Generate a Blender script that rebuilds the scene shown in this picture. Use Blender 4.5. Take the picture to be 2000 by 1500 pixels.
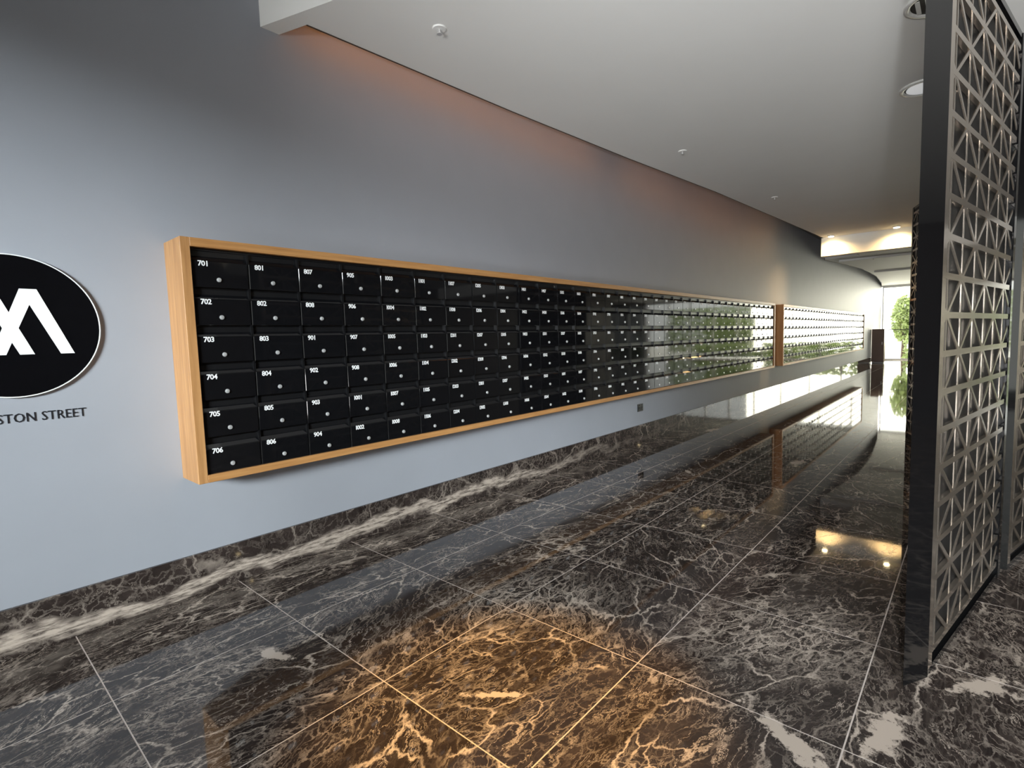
import bpy, bmesh, math, random
from mathutils import Vector, Matrix
random.seed(7)
S = bpy.context.scene
COL = S.collection
for o in list(bpy.data.objects): bpy.data.objects.remove(o)

# ------------------------------------------------------------------ camera
cam_d = bpy.data.cameras.new('camera'); cam = bpy.data.objects.new('camera', cam_d); COL.objects.link(cam)
S.camera = cam
YAW, PITCH, ROLL = 0.7258, -0.0831, -0.0302
cy, sy, cp, sp = math.cos(YAW), math.sin(YAW), math.cos(PITCH), math.sin(PITCH)
Fw = Vector((cy*cp, sy*cp, sp)); Rt0 = Vector((sy, -cy, 0)); Up0 = Rt0.cross(Fw)
c_, s_ = math.cos(ROLL), math.sin(ROLL)
Rt = c_*Rt0 + s_*Up0; Up = -s_*Rt0 + c_*Up0
M = Matrix((Rt, Up, -Fw)).transposed().to_4x4()
M.translation = Vector((0, -3.4567, 1.455))
cam.matrix_world = M
cam_d.sensor_width = 36; cam_d.lens = 36*1024.9/2000; cam_d.clip_start = 0.05; cam_d.clip_end = 300

S.view_settings.view_transform = 'Standard'; S.view_settings.look = 'None'
S.view_settings.exposure = 0.0; S.view_settings.gamma = 1.0; S.view_settings.use_curve_mapping = False

# ------------------------------------------------------------------ world, lights
w = bpy.data.worlds.new('world'); S.world = w; w.use_nodes = True
wn = w.node_tree; bg = wn.nodes['Background']
bg.inputs['Color'].default_value = (1.0, 0.99, 0.94, 1); bg.inputs['Strength'].default_value = 2.8

def area(name, loc, target, sx, sy_, power, color, spread=180):
    d = bpy.data.lights.new(name, 'AREA'); d.shape = 'RECTANGLE'; d.size = sx; d.size_y = sy_
    d.energy = power; d.color = color; d.spread = math.radians(spread)
    o = bpy.data.objects.new(name, d); COL.objects.link(o); o.location = loc
    o.rotation_euler = (Vector(target) - Vector(loc)).to_track_quat('-Z', 'Y').to_euler()
    return o
def spot(name, loc, target, angle, blend, power, color, rad=0.05):
    d = bpy.data.lights.new(name, 'SPOT'); d.energy = power; d.color = color
    d.spot_size = math.radians(angle); d.spot_blend = blend; d.shadow_soft_size = rad
    o = bpy.data.objects.new(name, d); COL.objects.link(o); o.location = loc
    o.rotation_euler = (Vector(target) - Vector(loc)).to_track_quat('-Z', 'Y').to_euler()
    return o
# bright sky over the street, entering the lobby through the tall windows behind the camera
area('daylight_street', (-11.5, -10.5, 4.9), (-2.6, 0, 2.2), 9, 1.8, 2600, (0.90, 0.95, 1.0), 58)
sun_d = bpy.data.lights.new('sun', 'SUN'); sun_d.energy = 7; sun_d.color = (1.0, .94, .82); sun_d.angle = math.radians(1.5)
sun = bpy.data.objects.new('sun', sun_d); COL.objects.link(sun); sun.rotation_euler = Vector((-.80, .28, -.62)).to_track_quat('-Z', 'Y').to_euler()
# daylight entering at the glazed far end of the corridor
area('daylight_far_end', (34.5, -2.9, 2.1), (14, -2.9, 2.9), 9.0, 3.6, 1700, (1.0, 0.92, 0.74))
# added fill light low by the nearest street window, brightening the ceiling
area('ceiling_fill', (-4.75, -4.1, .55), (6, -5.6, 4.6), 1.6, .8, 190, (0.99, 0.98, .97), 84)
# the photographer's flash, raised towards the ceiling
spot('camera_flash', (0.02, -3.62, 1.62), (9.0, -5.2, 5.4), 150, 0.8, 300, (0.93, 0.97, 1.0), 0.03)
# warm downlight over the foreground floor
spot('warm_downlight', (1.35, -2.25, 4.9), (1.40, -2.15, 0), 22, 0.8, 1500, (1.0, 0.50, 0.035), 0.06)
# cove light in the slot between ceiling and wall
cove = [(1.86, -.235), (3.66, -.308), (5.55, -.425), (7.7, -.60), (10.3, -.73), (12.86, -.856)]
for (x0, y0), (x1, y1) in zip(cove[:-1], cove[1:]):
    area('cove_light', ((x0+x1)/2, (y0+y1)/2+0.03, 3.62), ((x0+x1)/2+.02, 0.25, 3.38), x1-x0, 0.02, 0.6*(x1-x0), (1.0, 0.36, 0.09))

# ------------------------------------------------------------------ materials
def mat(name):
    m = bpy.data.materials.new(name); m.use_nodes = True
    return m, m.node_tree, m.node_tree.nodes['Principled BSDF']
def P(b, **k):
    for a, v in k.items():
        a = {'color': 'Base Color', 'rough': 'Roughness', 'metal': 'Metallic', 'ior': 'IOR', 'spec': 'Specular IOR Level',
             'coat': 'Coat Weight', 'ec': 'Emission Color', 'es': 'Emission Strength'}[a]
        if a in ('Base Color', 'Emission Color') and len(v) == 3: v = (*v, 1)
        b.inputs[a].default_value = v
def N(t, kind, **k):
    n = t.nodes.new(kind)
    for a, v in k.items(): setattr(n, a, v)
    return n
def ramp(t, src, stops):
    r = N(t, 'ShaderNodeValToRGB'); e = r.color_ramp.elements
    while len(e) > 1: e.remove(e[0])
    e[0].position = stops[0][0]; e[0].color = (*stops[0][1], 1)
    for p, c in stops[1:]:
        q = e.new(p); q.color = (*c, 1)
    t.links.new(src, r.inputs[0]); return r.outputs[0]
def noise(t, vec, scale, detail=4, rough=.55, dist=0, out=0):
    n = N(t, 'ShaderNodeTexNoise'); n.inputs['Scale'].default_value = scale; n.inputs['Detail'].default_value = detail
    n.inputs['Roughness'].default_value = rough; n.inputs['Distortion'].default_value = dist
    if vec is not None: t.links.new(vec, n.inputs['Vector'])
    return n.outputs[out]
def mth(t, op, a, b=None):
    n = N(t, 'ShaderNodeMath', operation=op)
    for i, v in enumerate((a, b)):
        if v is None: continue
        if isinstance(v, (int, float)): n.inputs[i].default_value = v
        else: t.links.new(v, n.inputs[i])
    return n.outputs[0]
def simple(name, color, rough=.5, metal=0., var=.06, scale=30, **k):
    m, t, b = mat(name); P(b, rough=rough, metal=metal, **k)
    g = N(t, 'ShaderNodeNewGeometry').outputs['Position']
    f = noise(t, g, scale)
    lo = tuple(c*(1-var) for c in color); hi = tuple(min(1, c*(1+var)) for c in color)
    t.links.new(ramp(t, f, [(.3, lo), (.7, hi)]), b.inputs['Base Color'])
    return m

def marble(name, per_object, rot=0.0, band=False):
    m, t, b = mat(name); L = t.links
    P(b, rough=.035, ior=1.55, spec=.55)
    if per_object:
        tc = N(t, 'ShaderNodeTexCoord').outputs['Object']
        oi = N(t, 'ShaderNodeObjectInfo').outputs['Random']
        vm = N(t, 'ShaderNodeVectorRotate', rotation_type='Z_AXIS'); L.new(tc, vm.inputs['Vector'])
        L.new(mth(t, 'MULTIPLY', mth(t, 'SUBTRACT', oi, .5), 1.1), vm.inputs['Angle'])
        cb = N(t, 'ShaderNodeCombineXYZ')
        L.new(mth(t, 'MULTIPLY', oi, 91.7), cb.inputs[0]); L.new(mth(t, 'MULTIPLY', oi, 37.3), cb.inputs[1]); L.new(mth(t, 'MULTIPLY', oi, 53.1), cb.inputs[2])
        ad = N(t, 'ShaderNodeVectorMath', operation='ADD'); L.new(vm.outputs[0], ad.inputs[0]); L.new(cb.outputs[0], ad.inputs[1])
        vec = ad.outputs[0]
    else:
        vec = N(t, 'ShaderNodeNewGeometry').outputs['Position']
    mp = N(t, 'ShaderNodeMapping'); mp.inputs['Rotation'].default_value = (0, 0, math.radians(-38 + rot)); L.new(vec, mp.inputs['Vector'])
    mp.inputs['Scale'].default_value = (1.0, 1.9, 1.0)
    v0 = mp.outputs[0]
    # warp
    wv = N(t, 'ShaderNodeTexNoise'); wv.inputs['Scale'].default_value = 3.2; wv.inputs['Detail'].default_value = 6; wv.inputs['Roughness'].default_value = .62; L.new(v0, wv.inputs['Vector'])
    sb = N(t, 'ShaderNodeVectorMath', operation='SUBTRACT'); L.new(wv.outputs['Color'], sb.inputs[0]); sb.inputs[1].default_value = (.5, .5, .5)
    sc = N(t, 'ShaderNodeVectorMath', operation='SCALE'); L.new(sb.outputs[0], sc.inputs[0]); sc.inputs['Scale'].default_value = .34
    ad2 = N(t, 'ShaderNodeVectorMath', operation='ADD'); L.new(v0, ad2.inputs[0]); L.new(sc.outputs[0], ad2.inputs[1]); v1 = ad2.outputs[0]
    def vein(scale, w0, w1, src):
        vo = N(t, 'ShaderNodeTexVoronoi', feature='DISTANCE_TO_EDGE'); vo.inputs['Scale'].default_value = scale; L.new(src, vo.inputs['Vector'])
        return ramp(t, vo.outputs['Distance'], [(0, (1, 1, 1)), (w0, (.75, .75, .75)), (w1, (0, 0, 0))])
    big = mth(t, 'MULTIPLY', vein(1.7, .006, .022, v1), ramp(t, noise(t, v0, 2.1, 3), [(.42, (0, 0, 0)), (.58, (1, 1, 1))]))
    mid = mth(t, 'MULTIPLY', vein(5.2, .010, .05, v1), ramp(t, noise(t, v0, 3.3, 3, .6), [(.46, (0, 0, 0)), (.64, (.9, .9, .9))]))
    # ridged streaks: narrow level sets of stretched noise
    st = N(t, 'ShaderNodeMapping'); st.inputs['Scale'].default_value = (1.3, 4.2, 1.0); L.new(v1, st.inputs['Vector'])
    rn = noise(t, st.outputs[0], 3.0, 7, .6)
    rid = ramp(t, mth(t, 'ABSOLUTE', mth(t, 'SUBTRACT', rn, .5)), [(0, (1, 1, 1)), (.004, (.7, .7, .7)), (.013, (0, 0, 0))])
    streak = mth(t, 'MULTIPLY', rid, ramp(t, noise(t, v0, 2.6, 4, .6), [(.40, (.08, .08, .08)), (.62, (.95, .95, .95))]))
    fine = mth(t, 'MULTIPLY', vein(15, .02, .09, v1), ramp(t, noise(t, v0, 3.0, 3), [(.45, (.04, .04, .04)), (.7, (.55, .55, .55))]))
    blot = ramp(t, noise(t, v1, 1.25, 5, .55), [(.70, (0, 0, 0)), (.735, (.95, .95, .95))])
    if per_object:   # cream inclusions and densely veined patches where this floor has them
        gp = N(t, 'ShaderNodeNewGeometry').outputs['Position']
        ns = N(t, 'ShaderNodeTexNoise'); ns.inputs['Scale'].default_value = 13; ns.inputs['Detail'].default_value = 8; ns.inputs['Roughness'].default_value = .72; L.new(gp, ns.inputs['Vector'])
        def ell(cx, cy, ang, a_, b_, jit):
            q = N(t, 'ShaderNodeMapping', vector_type='TEXTURE'); L.new(gp, q.inputs['Vector'])
            q.inputs['Location'].default_value = (cx, cy, 0); q.inputs['Rotation'].default_value = (0, 0, math.radians(ang)); q.inputs['Scale'].default_value = (a_, b_, 1)
            ln = N(t, 'ShaderNodeVectorMath', operation='LENGTH'); L.new(q.outputs[0], ln.inputs[0])
            return mth(t, 'ADD', ln.outputs['Value'], mth(t, 'MULTIPLY', mth(t, 'SUBTRACT', ns.outputs['Fac'], .5), jit))
        for e_ in ((1.95, -3.0, 57, .19, .045), (2.20, -3.25, -10, .17, .06), (2.76, -3.53, -35, .14, .055), (1.0, -.985, -68, .13, .035), (1.45, -2.0, -50, .13, .022)):
            blot = mth(t, 'MAXIMUM', blot, ramp(t, ell(*e_, 4.2), [(.70, (.95, .92, .88)), (.98, (0, 0, 0))]))
        for e_ in ((2.2, -1.62, -50, .62, .40), (2.62, -2.75, -50, .62, .42)):
            dense = ramp(t, ell(*e_, 1.0), [(.35, (1, 1, 1)), (1.0, (0, 0, 0))])
            lines = mth(t, 'MAXIMUM', rid, mth(t, 'MAXIMUM', vein(7.5, .012, .07, v1), mth(t, 'MULTIPLY', ramp(t, noise(t, st.outputs[0], 9, 6, .7), [(.5, (0, 0, 0)), (.62, (1, 1, 1))]), .5)))
            fine = mth(t, 'MAXIMUM', fine, mth(t, 'MULTIPLY', dense, lines))
    x = mth(t, 'MAXIMUM', mth(t, 'MAXIMUM', big, mid), mth(t, 'MAXIMUM', streak, fine)); x = mth(t, 'MAXIMUM', x, blot)
    if band:   # white seam running along the stone, wandering with the noise
        sx = N(t, 'ShaderNodeSeparateXYZ'); L.new(N(t, 'ShaderNodeNewGeometry').outputs['Position'], sx.inputs[0])
        mp2 = N(t, 'ShaderNodeMapping'); mp2.inputs['Scale'].default_value = (.9, 1, 1); L.new(N(t, 'ShaderNodeNewGeometry').outputs['Position'], mp2.inputs['Vector'])
        wob = mth(t, 'MULTIPLY', mth(t, 'SUBTRACT', noise(t, mp2.outputs[0], 2.2, 4), .5), .34)
        d = mth(t, 'ABSOLUTE', mth(t, 'SUBTRACT', mth(t, 'ADD', sx.outputs[2], wob), .07))
        core = ramp(t, d, [(.0, (1, 1, 1)), (.03, (.9, .9, .9)), (.055, (0, 0, 0))])
        stretch = N(t, 'ShaderNodeMapping'); stretch.inputs['Scale'].default_value = (4, 1, 26); L.new(N(t, 'ShaderNodeNewGeometry').outputs['Position'], stretch.inputs['Vector'])
        core = mth(t, 'MULTIPLY', core, ramp(t, noise(t, stretch.outputs[0], 1.6, 7, .7), [(.38, (.05, .05, .05)), (.56, (1, 1, 1))]))
        core = mth(t, 'MULTIPLY', core, ramp(t, mth(t, 'MULTIPLY', sx.outputs[0], .1), [(.0, (1, 1, 1)), (.36, (.9, .9, .9)), (.62, (.12, .12, .12))]))
        x = mth(t, 'MAXIMUM', mth(t, 'MULTIPLY', x, .45), core)
    base = ramp(t, noise(t, v1, 7, 8, .7), [(.25, (.015, .011, .010)), (.5, (.034, .025, .022)), (.75, (.066, .050, .043))])
    mx = N(t, 'ShaderNodeMix', data_type='RGBA'); L.new(x, mx.inputs[0]); L.new(base, mx.inputs[6]); mx.inputs[7].default_value = (.60, .50, .42, 1)
    L.new(mx.outputs[2], b.inputs['Base Color'])
    return m

def wood(name, c1, c2, axis):
    m, t, b = mat(name); P(b, rough=.42)
    g = N(t, 'ShaderNodeNewGeometry').outputs['Position']
    mp = N(t, 'ShaderNodeMapping'); mp.inputs['Scale'].default_value = (2.2, 30, 55) if axis == 'x' else (40, 30, 2.2); t.links.new(g, mp.inputs['Vector'])
    n = noise(t, mp.outputs[0], 1.0, 6, .6, .4)
    t.links.new(ramp(t, n, [(.25, c1), (.5, tuple((a+b_)/2 for a, b_ in zip(c1, c2))), (.75, c2)]), b.inputs['Base Color'])
    bp = N(t, 'ShaderNodeBump'); bp.inputs['Strength'].default_value = .15; bp.inputs['Distance'].default_value = .002
    t.links.new(n, bp.inputs['Height']); t.links.new(bp.outputs[0], b.inputs['Normal'])
    return m

M_tile = marble('marble_tile', True)
M_field = marble('marble_field', False)
M_skirt = marble('marble_skirting', False, 20, True)
M_grout = simple('grout', (.62, .54, .49), .6)
M_wall = simple('grey_wall_paint', (.36, .375, .415), .55, var=.02, scale=3)
M_ceil = simple('white_ceiling_paint', (.87, .87, .85), .7, var=.01, scale=2)
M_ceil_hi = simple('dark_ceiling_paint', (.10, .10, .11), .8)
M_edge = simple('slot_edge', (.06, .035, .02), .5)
M_woodx = wood('oak_rail', (.38, .165, .05), (.62, .33, .125), 'x')
M_woodz = wood('oak_stile', (.36, .165, .055), (.60, .32, .13), 'z')
M_black = simple('black_gloss_door', (.006, .006, .007), .045, ior=1.5, spec=.5, var=.1)
M_body = simple('black_mailbox_body', (.010, .010, .011), .22, var=.1)
M_lock = simple('satin_chrome', (.72, .72, .72), .35, .55)
M_white = simple('white_vinyl', (.9, .9, .9), .5, var=.01)
M_sign = simple('black_acrylic', (.004, .004, .005), .03, var=.1)
M_char = simple('charcoal_letter', (.018, .019, .024), .35)
M_core = simple('black_core_board', (.004, .004, .0045), .55)
M_post = simple('black_lacquer', (.0045, .0045, .005), .05)
M_bronze = simple('bronze_lattice', (.60, .52, .44), .13, .9, var=.05)
M_dkmetal = simple('dark_metal', (.05, .05, .05), .3, .6)
M_brown = simple('brown_panel', (.16, .105, .085), .4)
M_timber = wood('dark_timber', (.035, .02, .012), (.10, .055, .03), 'z')
M_alu = simple('white_aluminium', (.75, .75, .73), .35, .2)
M_grille = simple('pale_grille', (.72, .72, .70), .5)
M_leaf = simple('leaf', (.34, .42, .16), .5, var=.4, scale=4)
M_bark = simple('bark', (.10, .07, .05), .8)
M_pave = simple('pale_paving', (.55, .54, .50), .7)
M_fac = simple('pale_render_facade', (.62, .60, .55), .7)
def emis(name, col, s):
    m, t, b = mat(name); P(b, color=(.8, .8, .8), ec=col, es=s); return m
M_lamp = emis('lamp_glow', (1.0, .78, .42), 45)
M_lampoff = emis('lamp_diffuser', (.95, .97, 1), .35)
def glass():
    m = bpy.data.materials.new('clear_glass'); m.use_nodes = True; t = m.node_tree; t.nodes.clear()
    o = N(t, 'ShaderNodeOutputMaterial'); mx = N(t, 'ShaderNodeMixShader'); f = N(t, 'ShaderNodeFresnel'); f.inputs[0].default_value = 1.45
    tr = N(t, 'ShaderNodeBsdfTransparent'); tr.inputs[0].default_value = (.95, .97, .96, 1); gl = N(t, 'ShaderNodeBsdfGlossy'); gl.inputs['Roughness'].default_value = .02
    t.links.new(f.outputs[0], mx.inputs[0]); t.links.new(tr.outputs[0], mx.inputs[1]); t.links.new(gl.outputs[0], mx.inputs[2]); t.links.new(mx.outputs[0], o.inputs[0])
    return m
M_glass = glass()

# ------------------------------------------------------------------ mesh helpers
def bm_new(): return bmesh.new()
def box(bm, x0, x1, y0, y1, z0, z1, bevel=0):
    r = bmesh.ops.create_cube(bm, size=1)
    vs = r['verts']
    for v in vs:
        v.co = Vector((x0 if v.co.x < 0 else x1, y0 if v.co.y < 0 else y1, z0 if v.co.z < 0 else z1))
    if bevel:
        es = list({e for v in vs for e in v.link_edges})
        bmesh.ops.bevel(bm, geom=es, offset=bevel, segments=1, affect='EDGES', profile=.5)
def cyl(bm, c, r, h, axis='z', seg=20, r2=None):
    rot = {'z': Matrix.Identity(4), 'y': Matrix.Rotation(math.pi/2, 4, 'X'), 'x': Matrix.Rotation(math.pi/2, 4, 'Y')}[axis]
    bmesh.ops.create_cone(bm, cap_ends=True, segments=seg, radius1=r, radius2=r if r2 is None else r2, depth=h, matrix=Matrix.Translation(c) @ rot)
def prism(bm, pts, z0, z1):
    lo = [bm.verts.new((x, y, z0)) for x, y in pts]; hi = [bm.verts.new((x, y, z1)) for x, y in pts]
    n = len(pts); bm.faces.new(lo); bm.faces.new(list(reversed(hi)))
    for i in range(n): bm.faces.new((lo[i], hi[i], hi[(i+1) % n], lo[(i+1) % n]))
    bmesh.ops.recalc_face_normals(bm, faces=bm.faces[:])
def mesh(name, bm, m, smooth=False):
    me = bpy.data.meshes.new(name); bmesh.ops.recalc_face_normals(bm, faces=bm.faces[:]); bm.to_mesh(me); bm.free()
    me.materials.append(m)
    if smooth:
        for p in me.polygons: p.use_smooth = True
    return me
def link(name, data, parent=None, loc=None):
    o = bpy.data.objects.new(name, data); COL.objects.link(o)
    if parent is not None: o.parent = parent
    if loc is not None: o.location = loc
    return o
def obj(name, bm, m, parent=None, loc=None, smooth=False): return link(name, mesh(name, bm, m, smooth), parent, loc)
def thing(name, label, cat, loc=(0, 0, 0), group=None, rz=0):
    o = link(name, None, None, loc); o.rotation_euler.z = rz; tag(o, label, cat, group); return o
def tag(o, label, cat, group=None):
    o['label'] = label; o['category'] = cat
    if group: o['group'] = group
    return o
def struct(o): o['kind'] = 'structure'; return o
def stuff(o): o['kind'] = 'stuff'; return o

# ------------------------------------------------------------------ setting
XB, XE, YR, ZT, ZC = -5.0, 30.3, -12.5, 5.0, 3.474
TX0, TPX, TPY, YT0 = 0.4228, 0.799, 0.787, -0.005
# floor: grout bed with tiles on it
bm = bm_new(); box(bm, XB-.2, XE+.3, YR-.2, .2, -.20, -.0005)
floor = struct(obj('floor', bm, M_grout))
G = .0028
bm = bm_new(); box(bm, -TPX/2+G, TPX/2-G, -TPY/2+G, TPY/2-G, -.012, 0)
tile_me = mesh('tile', bm, M_tile)
fb = bm_new()
ix0, ix1 = -7, 37
for i in range(ix0, 37):
    for j in range(0, 16):
        x0 = TX0 + i*TPX; y1 = YT0 - j*TPY
        if j == 0: pass
        xc, yc = x0+TPX/2, y1-TPY/2
        if -3 <= i < 19 and j < 9:
            t = link('tile', tile_me, floor, (xc, yc, 0))
        else:
            box(fb, x0+G, x0+TPX-G, max(y1-TPY+G, YR), y1-G, -.012, 0)
stuff(obj('far_tiles', fb, M_field, floor))
# wall with the mailboxes
bm = bm_new(); box(bm, XB, XE+.1, 0, .2, 0, ZT); struct(obj('wall_left', bm, M_wall))
bm = bm_new(); box(bm, XB, XE-.02, -.02, 0, 0, .2407, .001); struct(obj('baseboard_left', bm, M_skirt))
# opposite side of the lobby, timber lined
bm = bm_new(); box(bm, XB, 26, YR-.2, YR, 0, ZT); box(bm, 26, XE, YR-.2, YR, 3.3, ZT); box(bm, XE-.3, XE, YR-.2, YR, 0, 3.3); struct(obj('wall_right', bm, M_timber))
wd = struct(link('window_13', None))  # unseen window, added to give the lattice its bright reflections
bm = bm_new(); box(bm, 26, 26.06, YR-.1, YR-.02, 0, 3.3); box(bm, 28, 28.06, YR-.1, YR-.02, 0, 3.3); box(bm, XE-.36, XE-.3, YR-.1, YR-.02, 0, 3.3); box(bm, 26, XE-.3, YR-.1, YR-.02, 0, .06); obj('window_frame', bm, M_alu, wd)
bm = bm_new(); box(bm, 26, XE-.3, YR-.07, YR-.06, 0, 3.3); obj('pane', bm, M_glass, wd)
# street side behind the camera: wall with three tall windows
bm = bm_new()
ZH = 3.48
box(bm, XB-.2, XB, YR, 0, ZH, ZT); box(bm, XB-.2, XB, YR, 0, 0, .15)
ws = [(-12.2, -9.2), (-8.9, -5.9), (-5.6, -2.6)]
for a, b_ in ((YR, -12.2), (-9.2, -8.9), (-5.9, -5.6), (-2.6, 0)): box(bm, XB-.2, XB, a, b_, .15, ZH)
struct(obj('wall_back', bm, M_ceil))
for k, (a, b_) in enumerate(ws):
    wd = struct(link('window_%d' % (k+1), None))
    bm = bm_new()
    for q in (a, (a+b_)/2-.025, b_-.05): box(bm, XB-.12, XB-.06, q, q+.05, .15, ZH)
    box(bm, XB-.12, XB-.06, a, b_, .15, .2); box(bm, XB-.12, XB-.06, a, b_, ZH-.05, ZH)
    obj('window_frame', bm, M_dkmetal, wd)
    bm = bm_new(); box(bm, XB-.1, XB-.09, a+.05, b_-.05, .2, ZH-.05); obj('pane', bm, M_glass, wd)
# ceilings
slab = [(1.603, -.001), (1.723, -.001), (1.796, -.231), (3.66, -.308), (5.55, -.425), (7.71, -.60), (12.86, -.856), (17.1, -1.0), (17.4, -.12),
        (18.3, -.24), (19.1, -.336), (21.05, -.512), (22.65, -.536), (24.5, -.50), (26.3, -.38), (28.1, -.254), (XE, -.02), (XE, YR), (5.7, YR)]
bm = bm_new(); prism(bm, slab, ZC, 4.05); struct(obj('ceiling', bm, M_ceil))
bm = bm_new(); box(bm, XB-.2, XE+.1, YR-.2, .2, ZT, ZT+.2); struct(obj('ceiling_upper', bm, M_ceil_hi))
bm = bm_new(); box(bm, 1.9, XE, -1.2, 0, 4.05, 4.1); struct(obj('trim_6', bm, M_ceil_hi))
# dark brown trim bead along the slot edge
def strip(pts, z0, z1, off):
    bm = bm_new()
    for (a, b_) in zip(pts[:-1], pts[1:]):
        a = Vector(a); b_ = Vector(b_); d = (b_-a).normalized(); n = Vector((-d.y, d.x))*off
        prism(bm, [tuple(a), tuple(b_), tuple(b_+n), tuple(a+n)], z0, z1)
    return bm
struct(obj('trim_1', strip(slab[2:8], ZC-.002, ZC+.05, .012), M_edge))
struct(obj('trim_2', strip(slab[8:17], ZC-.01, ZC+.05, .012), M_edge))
# downstand beam across the corridor
bm = bm_new(); box(bm, 13.3, 13.55, YR, -.83, 3.08, ZC); struct(obj('trim_3', bm, M_ceil))
bm = bm_new(); box(bm, 17.8, 17.9, YR, -.4, 3.42, ZC); struct(obj('trim_4', bm, M_ceil))
bm = bm_new(); box(bm, 22.2, 22.3, YR, -.7, 3.42, ZC); struct(obj('trim_5', bm, M_ceil))
# glazed far end: door leaf beside the wall, then fixed panes
bm = bm_new(); box(bm, XE, XE+.12, YR, -.0, 3.42, ZT); struct(obj('wall_end', bm, M_ceil))
ys = [-.06, -1.6, -3.0, -4.35, -5.7, -7.05, -8.4, -9.75, -11.1, -12.45]
for k, (a, b_) in enumerate(zip(ys[:-1], ys[1:])):
    wd = struct(link('window_%d' % (k+4) if k else 'door_1', None))
    bm = bm_new()
    box(bm, XE, XE+.08, a-.04, a, 0, 3.42); box(bm, XE, XE+.08, b_, b_+.04, 0, 3.42)
    box(bm, XE, XE+.08, b_, a, 3.37, 3.42); box(bm, XE, XE+.08, b_, a, 0, .06)
    obj('window_frame', bm, M_alu, wd)
    bm = bm_new(); box(bm, XE+.03, XE+.042, b_+.04, a-.04, .06, 3.37); obj('pane', bm, M_glass, wd)
    if k == 0:
        bm = bm_new(); box(bm, XE-.06, XE-.03, b_+.1, a-.25, 1.40, 1.43); box(bm, XE-.06, XE+.01, b_+.12, b_+.15, 1.40, 1.43); box(bm, XE-.06, XE+.01, a-.3, a-.27, 1.40, 1.43)
        obj('handle', bm, M_dkmetal, wd)

# ------------------------------------------------------------------ digits for the numbers
DG = {}
def glyph_mesh(s, size, offset=0.0, sp=1.0):
    cu = bpy.data.curves.new('g', 'FONT'); cu.body = s; cu.size = size; cu.offset = offset; cu.resolution_u = 2; cu.space_character = sp
    cu.extrude = 0.0005
    o = bpy.data.objects.new('g', cu); COL.objects.link(o)
    dg = bpy.context.evaluated_depsgraph_get(); me = bpy.data.meshes.new_from_object(o.evaluated_get(dg))
    vs = [v.co.copy() for v in me.vertices]; fs = [tuple(p.vertices) for p in me.polygons]
    bpy.data.objects.remove(o); bpy.data.curves.remove(cu); bpy.data.meshes.remove(me)
    return vs, fs
for d in '0123456789':
    vs, fs = glyph_mesh(d, .040, .0011); DG[d] = (vs, fs)
def number_into(vs_out, fs_out, s, x, y, z):
    for ch in s:
        vs, fs = DG[ch]; b0 = len(vs_out)
        wv = max(v.x for v in vs)
        for v in vs: vs_out.append((x+v.x, y-v.z, z+v.y))
        for f in fs: fs_out.append(tuple(b0+i for i in f))
        x += (.0185 if ch != '1' else .0150)

# ------------------------------------------------------------------ mailbox banks
CW, RH, NC, NR = .30324, .2091, 36, 6
FT = .048
YF = -.250          # door front plane
TOP = 1.998
nums = []
fl_, n_ = 7, 1
while len(nums) < 432:
    nums.append('%d%02d' % (fl_, n_)); n_ += 1
    if n_ > (6 if fl_ == 7 else 8): fl_ += 1; n_ = 1
# meshes local to the mailbox, origin at its top left front corner
def bm_body(bm, x=0, z=0):
    box(bm, x+.0012, x+CW-.0012, YF+.022, -.002, z-RH+.001, z-.001)
    box(bm, x+.0012, x+.0060, YF+.004, YF+.022, z-RH+.001, z-.001); box(bm, x+CW-.0060, x+CW-.0012, YF+.004, YF+.022, z-RH+.001, z-.001)
def bm_flap(bm, x=0, z=0):
    y0, y1 = YF+.028, YF+.003
    a, b_ = x+.007, x+CW-.007
    v = [bm.verts.new(p) for p in ((a, y0, z-.022), (b_, y0, z-.022), (b_, y1, z-.054), (a, y1, z-.054), (a, y0+.003, z-.024), (b_, y0+.003, z-.024), (b_, y1+.004, z-.057), (a, y1+.004, z-.057))]
    for f in ((0, 1, 2, 3), (7, 6, 5, 4), (0, 4, 5, 1), (3, 2, 6, 7), (0, 3, 7, 4), (1, 5, 6, 2)): bm.faces.new([v[i] for i in f])
def bm_door(bm, x=0, z=0, bev=.0016): box(bm, x+.0035, x+CW-.0035, YF, YF+.018, z-RH+.010, z-.056, bev)
def bm_lock(bm, x=0, z=0):
    cyl(bm, (x+.140, YF-.003, z-.156), .0132, .008, 'y', 14, .0115); cyl(bm, (x+.140, YF-.008, z-.156), .008, .004, 'y', 10)
def frame(root, x0, label_side=True):
    x1 = x0 + FT*2 + NC*CW; z0, z1 = .7116, 2.0608; yf = -.2673
    bm = bm_new(); box(bm, x0, x0+FT, yf, -.001, z0, z1, .002); obj('frame_side', bm, M_woodz, root)
    bm = bm_new(); box(bm, x1-FT, x1, yf, -.001, z0, z1, .002); obj('frame_side', bm, M_woodz, root)
    bm = bm_new(); box(bm, x0+FT, x1-FT, yf, -.001, z1-FT, z1, .002); obj('frame_rail', bm, M_woodx, root)
    bm = bm_new(); box(bm, x0+FT, x1-FT, yf, -.001, z0, z0+.043, .002); obj('frame_rail', bm, M_woodx, root)
    bm = bm_new(); box(bm, x0+.052, x1-.052, -.03, -.001, z0+.04, z1-.04); box(bm, x0+.052, x1-.052, YF+.015, -.03, TOP+.0005, z1-FT); obj('back_panel', bm, M_body, root)
BX = .9705
bank = thing('mailbox_bank', 'long oak-framed wall bank of black numbered mailboxes nearest the camera, beside the round sign', 'mailboxes', group='oak-framed mailbox banks')
frame(bank, BX)
bm = bm_new(); bm_body(bm); body_me = mesh('mailbox', bm, M_body)
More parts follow.
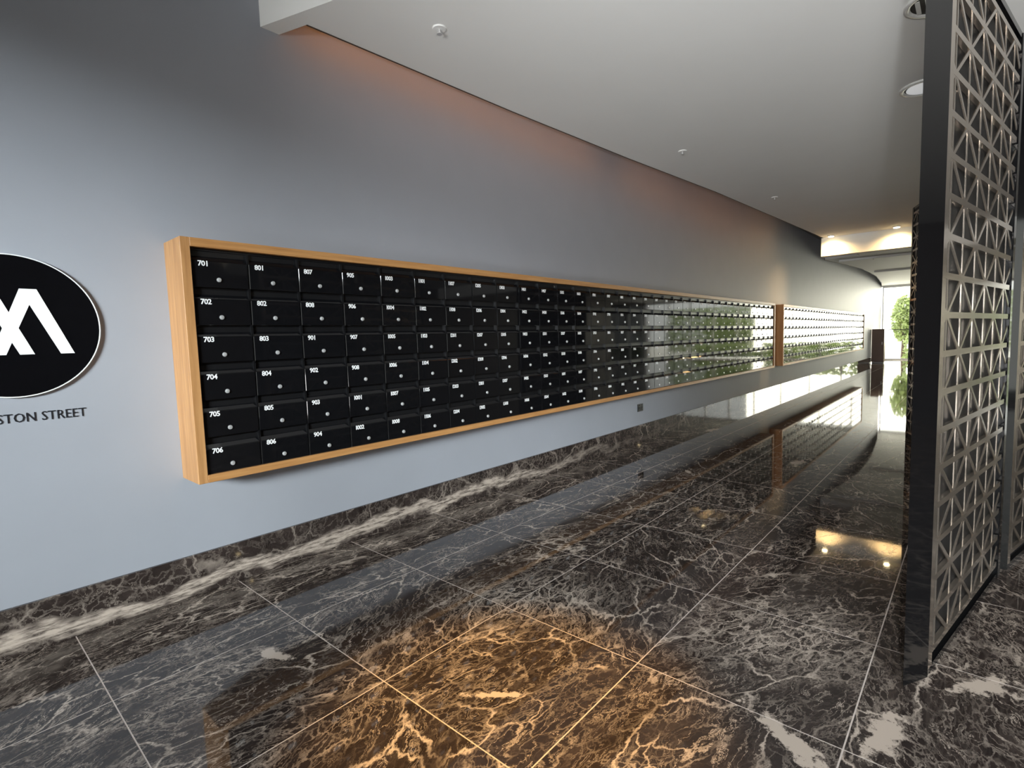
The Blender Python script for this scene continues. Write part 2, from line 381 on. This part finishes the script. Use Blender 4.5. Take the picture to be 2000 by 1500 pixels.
bm = bm_new(); bm_flap(bm); flap_me = mesh('slot_flap', bm, M_black)
bm = bm_new(); bm_door(bm); door_me = mesh('door', bm, M_black)
bm = bm_new(); bm_lock(bm); lock_me = mesh('lock', bm, M_lock)
for c in range(NC):
    for r in range(NR):
        x = BX+FT+c*CW; z = TOP-r*RH
        mb = link('mailbox', body_me, bank, (x, 0, z))
        link('slot_flap', flap_me, mb)
        dr = link('door', door_me, mb)
        dr.rotation_euler = (0, 0, random.gauss(0, .0012)); 
        link('lock', lock_me, mb)
        V, F_ = [], []; number_into(V, F_, nums[c*NR+r], .036, YF-.0008, -.083)
        me = bpy.data.meshes.new('number'); me.from_pydata(V, [], F_); me.materials.append(M_white)
        link('number', me, mb)
BX2 = 12.61
bank2 = thing('mailbox_bank', 'farther oak-framed bank of mailboxes, glaring with window light near the far glass end', 'mailboxes', group='oak-framed mailbox banks')
frame(bank2, BX2)
A, B_, C_, D_ = bm_new(), bm_new(), bm_new(), bm_new(); V, F_ = [], []
for c in range(NC):
    for r in range(NR):
        x = BX2+FT+c*CW; z = TOP-r*RH
        bm_body(A, x, z); bm_flap(B_, x, z); bm_door(C_, x, z, 0)
        cyl(D_, (x+.140, YF-.003, z-.156), .0145, .008, 'y', 8); number_into(V, F_, nums[216+c*NR+r], x+.036, YF-.0008, z-.083)
stuff(obj('mailbox_bodies', A, M_body, bank2)); stuff(obj('slot_flaps', B_, M_black, bank2)); stuff(obj('doors', C_, M_black, bank2)); stuff(obj('locks', D_, M_lock, bank2))
me = bpy.data.meshes.new('numbers'); me.from_pydata(V, [], F_); me.materials.append(M_white); stuff(link('numbers', me, bank2))

# ------------------------------------------------------------------ round sign and wall lettering
SX, SZ, SR = .305, 1.593, .341
sg = thing('round_sign', 'round glossy black wall sign with a white crossed-peaks emblem and white rim', 'sign', (SX, -.001, SZ))
bm = bm_new(); cyl(bm, (0, -.008, 0), SR-.005, .016, 'y', 96); obj('disc', bm, M_sign, sg)
bm = bm_new()
ring = []
for k in range(96):
    a = 2*math.pi*k/96
    ring.append([bm.verts.new((r_*math.cos(a), y_, r_*math.sin(a))) for r_, y_ in ((SR-.005, 0), (SR, 0), (SR, -.0185), (SR-.005, -.0185))])
for k in range(96):
    a, b_ = ring[k], ring[(k+1) % 96]
    for q in range(4): bm.faces.new((a[q], a[(q+1) % 4], b_[(q+1) % 4], b_[q]))
obj('rim', bm, M_white, sg)
bm = bm_new()
def stroke(bm, xt0, xt1, xb0, xb1, zt, zb, y0, y1):
    f = [bm.verts.new((x, y, z)) for y in (y0, y1) for x, z in ((xt0, zt), (xt1, zt), (xb1, zb), (xb0, zb))]
    for q in ((0, 1, 2, 3), (7, 6, 5, 4), (0, 4, 5, 1), (1, 5, 6, 2), (2, 6, 7, 3), (3, 7, 4, 0)): bm.faces.new([f[i] for i in q])
zt, zb = 1.772-SZ, 1.457-SZ
for n, ap in enumerate((.3785-SX, .2275-SX)):
    yy = -.0162 - .0003*n
    hw = .0315
    stroke(bm, ap-hw, ap+hw, ap+.1265-.027, ap+.1265+.027, zt, zb, yy, -.0185-.0003*n)
    stroke(bm, ap-hw, ap+hw, ap-.1265-.027, ap-.1265+.027, zt, zb, yy-.0001, -.0187-.0003*n)
obj('emblem', bm, M_white, sg)
vs, fs = glyph_mesh('STON STREET', 0.0640, -.0003, 1.02)
wid = max(v.x for v in vs); k = .335/wid
me = bpy.data.meshes.new('lettering'); me.from_pydata([(v.x*k, -v.z*3-.002, v.y) for v in vs], [], fs); me.materials.append(M_char)
o = link('lettering', me, None, (.221, 0, 1.131)); tag(o, 'small dark street-name letters on the grey wall under the round sign', 'lettering')

# wall outlet
ot = thing('power_outlet', 'small dark power outlet plate low on the wall under the mailboxes', 'outlet', (6.54, 0, .477))
bm = bm_new(); box(bm, -.075, .075, -.010, 0, -.052, .052, .002); obj('plate', bm, M_dkmetal, ot)
for dx in (-.036, .036):
    bm = bm_new(); cyl(bm, (dx, -.0125, -.008), .022, .005, 'y', 16); obj('socket', bm, M_body, ot)
    bm = bm_new(); box(bm, dx-.006, dx+.006, -.014, -.010, .028, .042); obj('switch', bm, M_body, ot)

# ------------------------------------------------------------------ ceiling fittings
for k, (x, y, lb) in enumerate(((2.401, -.792, 'small sprinkler head on the ceiling nearest the camera'), (5.76, -.958, 'small sprinkler head half-way down the ceiling'), (8.70, -1.112, 'small sprinkler head on the ceiling before the beam'),
                               (18.15, -1.18, 'small dark sprinkler head on the lower ceiling beyond the beam'))):
    t = thing('sprinkler', lb, 'sprinkler', (x, y, ZC), 'ceiling sprinkler heads')
    bm = bm_new(); cyl(bm, (0, 0, -.004), .042, .008, 'z', 24, .046); obj('cover_plate', bm, M_ceil, t)
    bm = bm_new(); cyl(bm, (0, 0, -.020), .008, .028, 'z', 10); cyl(bm, (0, 0, -.036), .017, .003, 'z', 16); box(bm, -.014, -.011, -.002, .002, -.036, -.01); box(bm, .011, .014, -.002, .002, -.036, -.01); obj('sprinkler_head', bm, M_lock if k < 3 else M_dkmetal, t)
for k, (x, y, lb) in enumerate(((5.78, -3.06, 'round white recessed ceiling fitting beside the tall black screen post'), (4.36, -3.21, 'round louvred ceiling fitting at the top edge beside the screen post'))):
    t = thing('round_ceiling_fitting', lb, 'ceiling fitting', (x, y, ZC))
    bm = bm_new(); rr = []
    for q in range(40):
        a = 2*math.pi*q/40
        rr.append([bm.verts.new((r_*math.cos(a), r_*math.sin(a), z_)) for r_, z_ in ((.175, 0), (.175, -.012), (.150, -.018), (.140, -.004))])
    for q in range(40):
        for j in range(3): bm.faces.new((rr[q][j], rr[q][j+1], rr[(q+1) % 40][j+1], rr[(q+1) % 40][j]))
    obj('rim', bm, M_alu, t, smooth=True)
    bm = bm_new(); cyl(bm, (0, 0, -.003), .143, .004, 'z', 32); obj('recess_ring', bm, M_dkmetal, t)
    if k == 0:
        bm = bm_new(); cyl(bm, (0, 0, -.008), .128, .008, 'z', 32, .124); obj('diffuser', bm, M_lampoff, t)
    else:
        for q in range(5):
            bm = bm_new(); yy = -.10+.05*q; hh = math.sqrt(.13**2-yy**2); box(bm, -hh, hh, yy-.012, yy+.012, -.012, -.008); obj('slat', bm, M_grille, t)
DL = [(13.1, -1.05, 'warm glowing ceiling downlight by the beam, nearer the mailbox wall'), (13.05, -2.19, 'warm glowing ceiling downlight by the beam, nearer the black screen'),
      (4.31, -7.91, 'warm lobby downlight behind the nearest lattice screen'), (21.3, -7.91, 'warm lobby downlight close to the far glass end'), (4.7, -9.68, 'warm lobby downlight nearest the dark timber wall')]
for k, (x, y, lb) in enumerate(DL):
    t = thing('downlight', lb, 'downlight', (x, y, ZC), 'warm downlights by the beam' if k < 2 else 'lobby downlights behind the screens')
    bm = bm_new(); cyl(bm, (0, 0, -.01), .062, .02, 'z', 24, .068); obj('rim', bm, M_alu, t)
    bm = bm_new(); cyl(bm, (0, 0, -.024), .050, .010, 'z', 24, .050); obj('lens', bm, M_lamp, t)
    if k < 2: spot('downlight_beam', (x, y, ZC-.05), (x+.12, y, 2.6), 150, .8, 85, (1.0, .62, .25), .05)
    else: spot('downlight_beam', (x, y, ZC-.05), (x, y, 0), 90, .8, 60, (1.0, .7, .35), .05)

# ------------------------------------------------------------------ lattice screens
def bar(bm, a, b_, wd, y0, y1):
    """flat bar between 2-D points a, b (u along the panel, z up), thickness y0..y1"""
    a = Vector(a); b_ = Vector(b_); d = (b_-a).normalized(); n = Vector((-d.y, d.x))*wd/2
    q = [a-n, b_-n, b_+n, a+n]
    v = [bm.verts.new((p.x, y, p.y)) for y in (y0, y1) for p in q]
    for f in ((0, 1, 2, 3), (7, 6, 5, 4), (0, 4, 5, 1), (1, 5, 6, 2), (2, 6, 7, 3), (3, 7, 4, 0)): bm.faces.new([v[i] for i in f])
def lattice(root, L, H, y0, y1, pu=.44, pz=.157, z0=.091, off=.10, name='lattice'):
    rows = int((H-z0-.03)/pz)
    for r in range(rows+1):
        z = z0 + r*pz
        bm = bm_new(); bar(bm, (.02, z), (L-.02, z), .026, y0, y0+(.020 if y1 > y0 else -.008)); obj('rail', bm, M_bronze, root)
    for r in range(rows):
        z = z0 + r*pz
        bm = bm_new(); zz = []
        ph = off if r % 2 else off+pu/2
        k = -2
        while ph+k*pu < L+pu:
            b0 = ph+k*pu; t0 = b0+pu/2; b1 = b0+pu
            for (p, q) in (((b0, z), (t0, z+pz)), ((t0, z+pz), (b1, z))):
                u0, u1 = max(.02, min(p[0], q[0])), min(L-.02, max(p[0], q[0]))
                if u1-u0 < .01: continue
                f = lambda u: p[1]+(q[1]-p[1])*(u-p[0])/(q[0]-p[0])
                a, b_ = (u0, f(u0)), (u1, f(u1)); bar(bm, a, b_, .017, y0+.0004, y1)
            for u in (b0, t0):
                if .03 < u < L-.03: bar(bm, (u, z), (u, z+pz), .010, y0+.0008, y1)
            k += 1
        o = obj('lattice_row', bm, M_bronze, root)
def screen(loc, ang, L, H, label, D=.0445, mitre=(-.141, .044)):
    t = thing('lattice_screen', label, 'screen', (loc[0], loc[1], 0), 'tall black lattice screens', ang)
    # local x runs along the screen from the near stile; faces at y=0 and y=D, near end cut on a slant
    bm = bm_new(); box(bm, .0, L, .022, D-.004, .03, H-.03); obj('core', bm, M_core, t)
    bm = bm_new(); prism(bm, [(0, -.003), mitre, (mitre[0]+.03, D+.003), (0, D+.003)], 0, H); obj('end_post', bm, M_post, t)
    bm = bm_new(); box(bm, L, L+.06, -.004, D+.004, 0, H, .002); obj('far_post', bm, M_post, t)
    bm = bm_new(); box(bm, 0, L, 0, D, 0, .03); obj('bottom_rail', bm, M_post, t)
    bm = bm_new(); box(bm, 0, L, 0, D, H-.03, H); obj('top_rail', bm, M_post, t)
    for y0, y1 in ((.0, .005), (D+.006, D+.001)):
        e = -.002 if y0 == 0 else .002
        bm = bm_new(); bar(bm, (.030, .03), (.030, H-.03), .06, y0+e, y1); obj('edge_strip', bm, M_bronze, t)
        lattice(t, L, H, y0, y1)
    return t
H = 3.0
a0 = math.radians(-10.2)
screen((2.684, -3.344), a0, 1.36, H, 'nearest tall lattice screen with glossy black end post at the right edge')
screen((4.20, -3.632), math.radians(-14), 1.36, H, 'lattice screen just behind the nearest one, cut off by the right edge', mitre=(-.02, .046))
# far screens, seen as a dark sliver left of the black post
screen((7.33, -3.25), math.radians(17.5), 1.36, H, 'farther dark lattice screen with glinting holes, peeping out left of the tall post')

# ------------------------------------------------------------------ far end objects
t = thing('floor_cabinet', 'brown upright cabinet standing on the floor against the wall at the far glass end', 'cabinet', (27.5, -.27, 0))
bm = bm_new(); box(bm, -.2, .2, -.22, .22, .05, 1.46, .006); obj('body', bm, M_brown, t)
bm = bm_new(); box(bm, -.18, .18, -.20, .20, 0, .05); obj('plinth', bm, M_dkmetal, t)
bm = bm_new(); box(bm, -.212, -.2, -.20, .20, .10, 1.40, .002); dd = obj('door', bm, M_brown, t)
bm = bm_new(); cyl(bm, (-.225, -.15, .85), .012, .12, 'z', 10); obj('handle', bm, M_lock, dd)
# outdoors beyond the glass
bm = bm_new(); box(bm, XE+.3, 75, -45, 20, -.25, -.03); struct(obj('ground', bm, M_pave))
def tree(x, y, h, r, label, hedge=False):
    t = thing('hedge' if hedge else 'tree', label, 'hedge' if hedge else 'tree', (x, y, -.03), 'plants outside the glass end')
    rnd = random.Random(int(x*10+y*7)); bm = bm_new()
    for _ in range(1500 if r < 1 else 6500 if h > 3.5 else 1900):
        if hedge: p = Vector((rnd.uniform(-.5, .5), rnd.uniform(-r, r), rnd.uniform(.05, h)))
        else:
            while True:
                p = Vector((rnd.uniform(-1, 1), rnd.uniform(-1, 1), rnd.uniform(-1, 1)))
                if .3 < p.length < 1: break
            p = Vector((p.x*r, p.y*r, h*.62+p.z*h*.38))
        a = Vector([rnd.gauss(0, 1) for _ in range(3)]).normalized(); b_ = a.orthogonal(); s = rnd.uniform(.05, .13)
        v = [bm.verts.new(p+a*s), bm.verts.new(p+b_*s*.5), bm.verts.new(p-a*s), bm.verts.new(p-b_*s*.5)]; bm.faces.new(v)
    stuff(obj('foliage', bm, M_leaf, t))
    bm = bm_new()
    if hedge:
        for q in range(7): cyl(bm, (0, -r+.3+q*(2*r-.6)/6, h*.35), .03, h*.7, 'z', 8)
    else: cyl(bm, (0, 0, h*.3), .13, h*.6, 'z', 10, .07)
    obj('trunk', bm, M_bark, t)
tree(32.4, -.75, 3.1, .55, 'slender pale green tree right outside the far glass door')
tree(38, -9.5, 2.6, 1.3, 'bushy green tree outside the far glazing behind the screens')
tree(41.5, -11.8, 3.0, 1.6, 'green tree outside the far corner of the glazing')
tree(31.6, -3.4, .9, 2.6, 'low clipped green hedge right outside the glass end', True)
tree(35.5, -9.0, .8, 2.4, 'longer clipped green hedge farther out across the forecourt', True)
tree(44, -13.2, 3.7, 4.3, 'tall dense green hedge at the back of the forecourt outside the glazing', True)
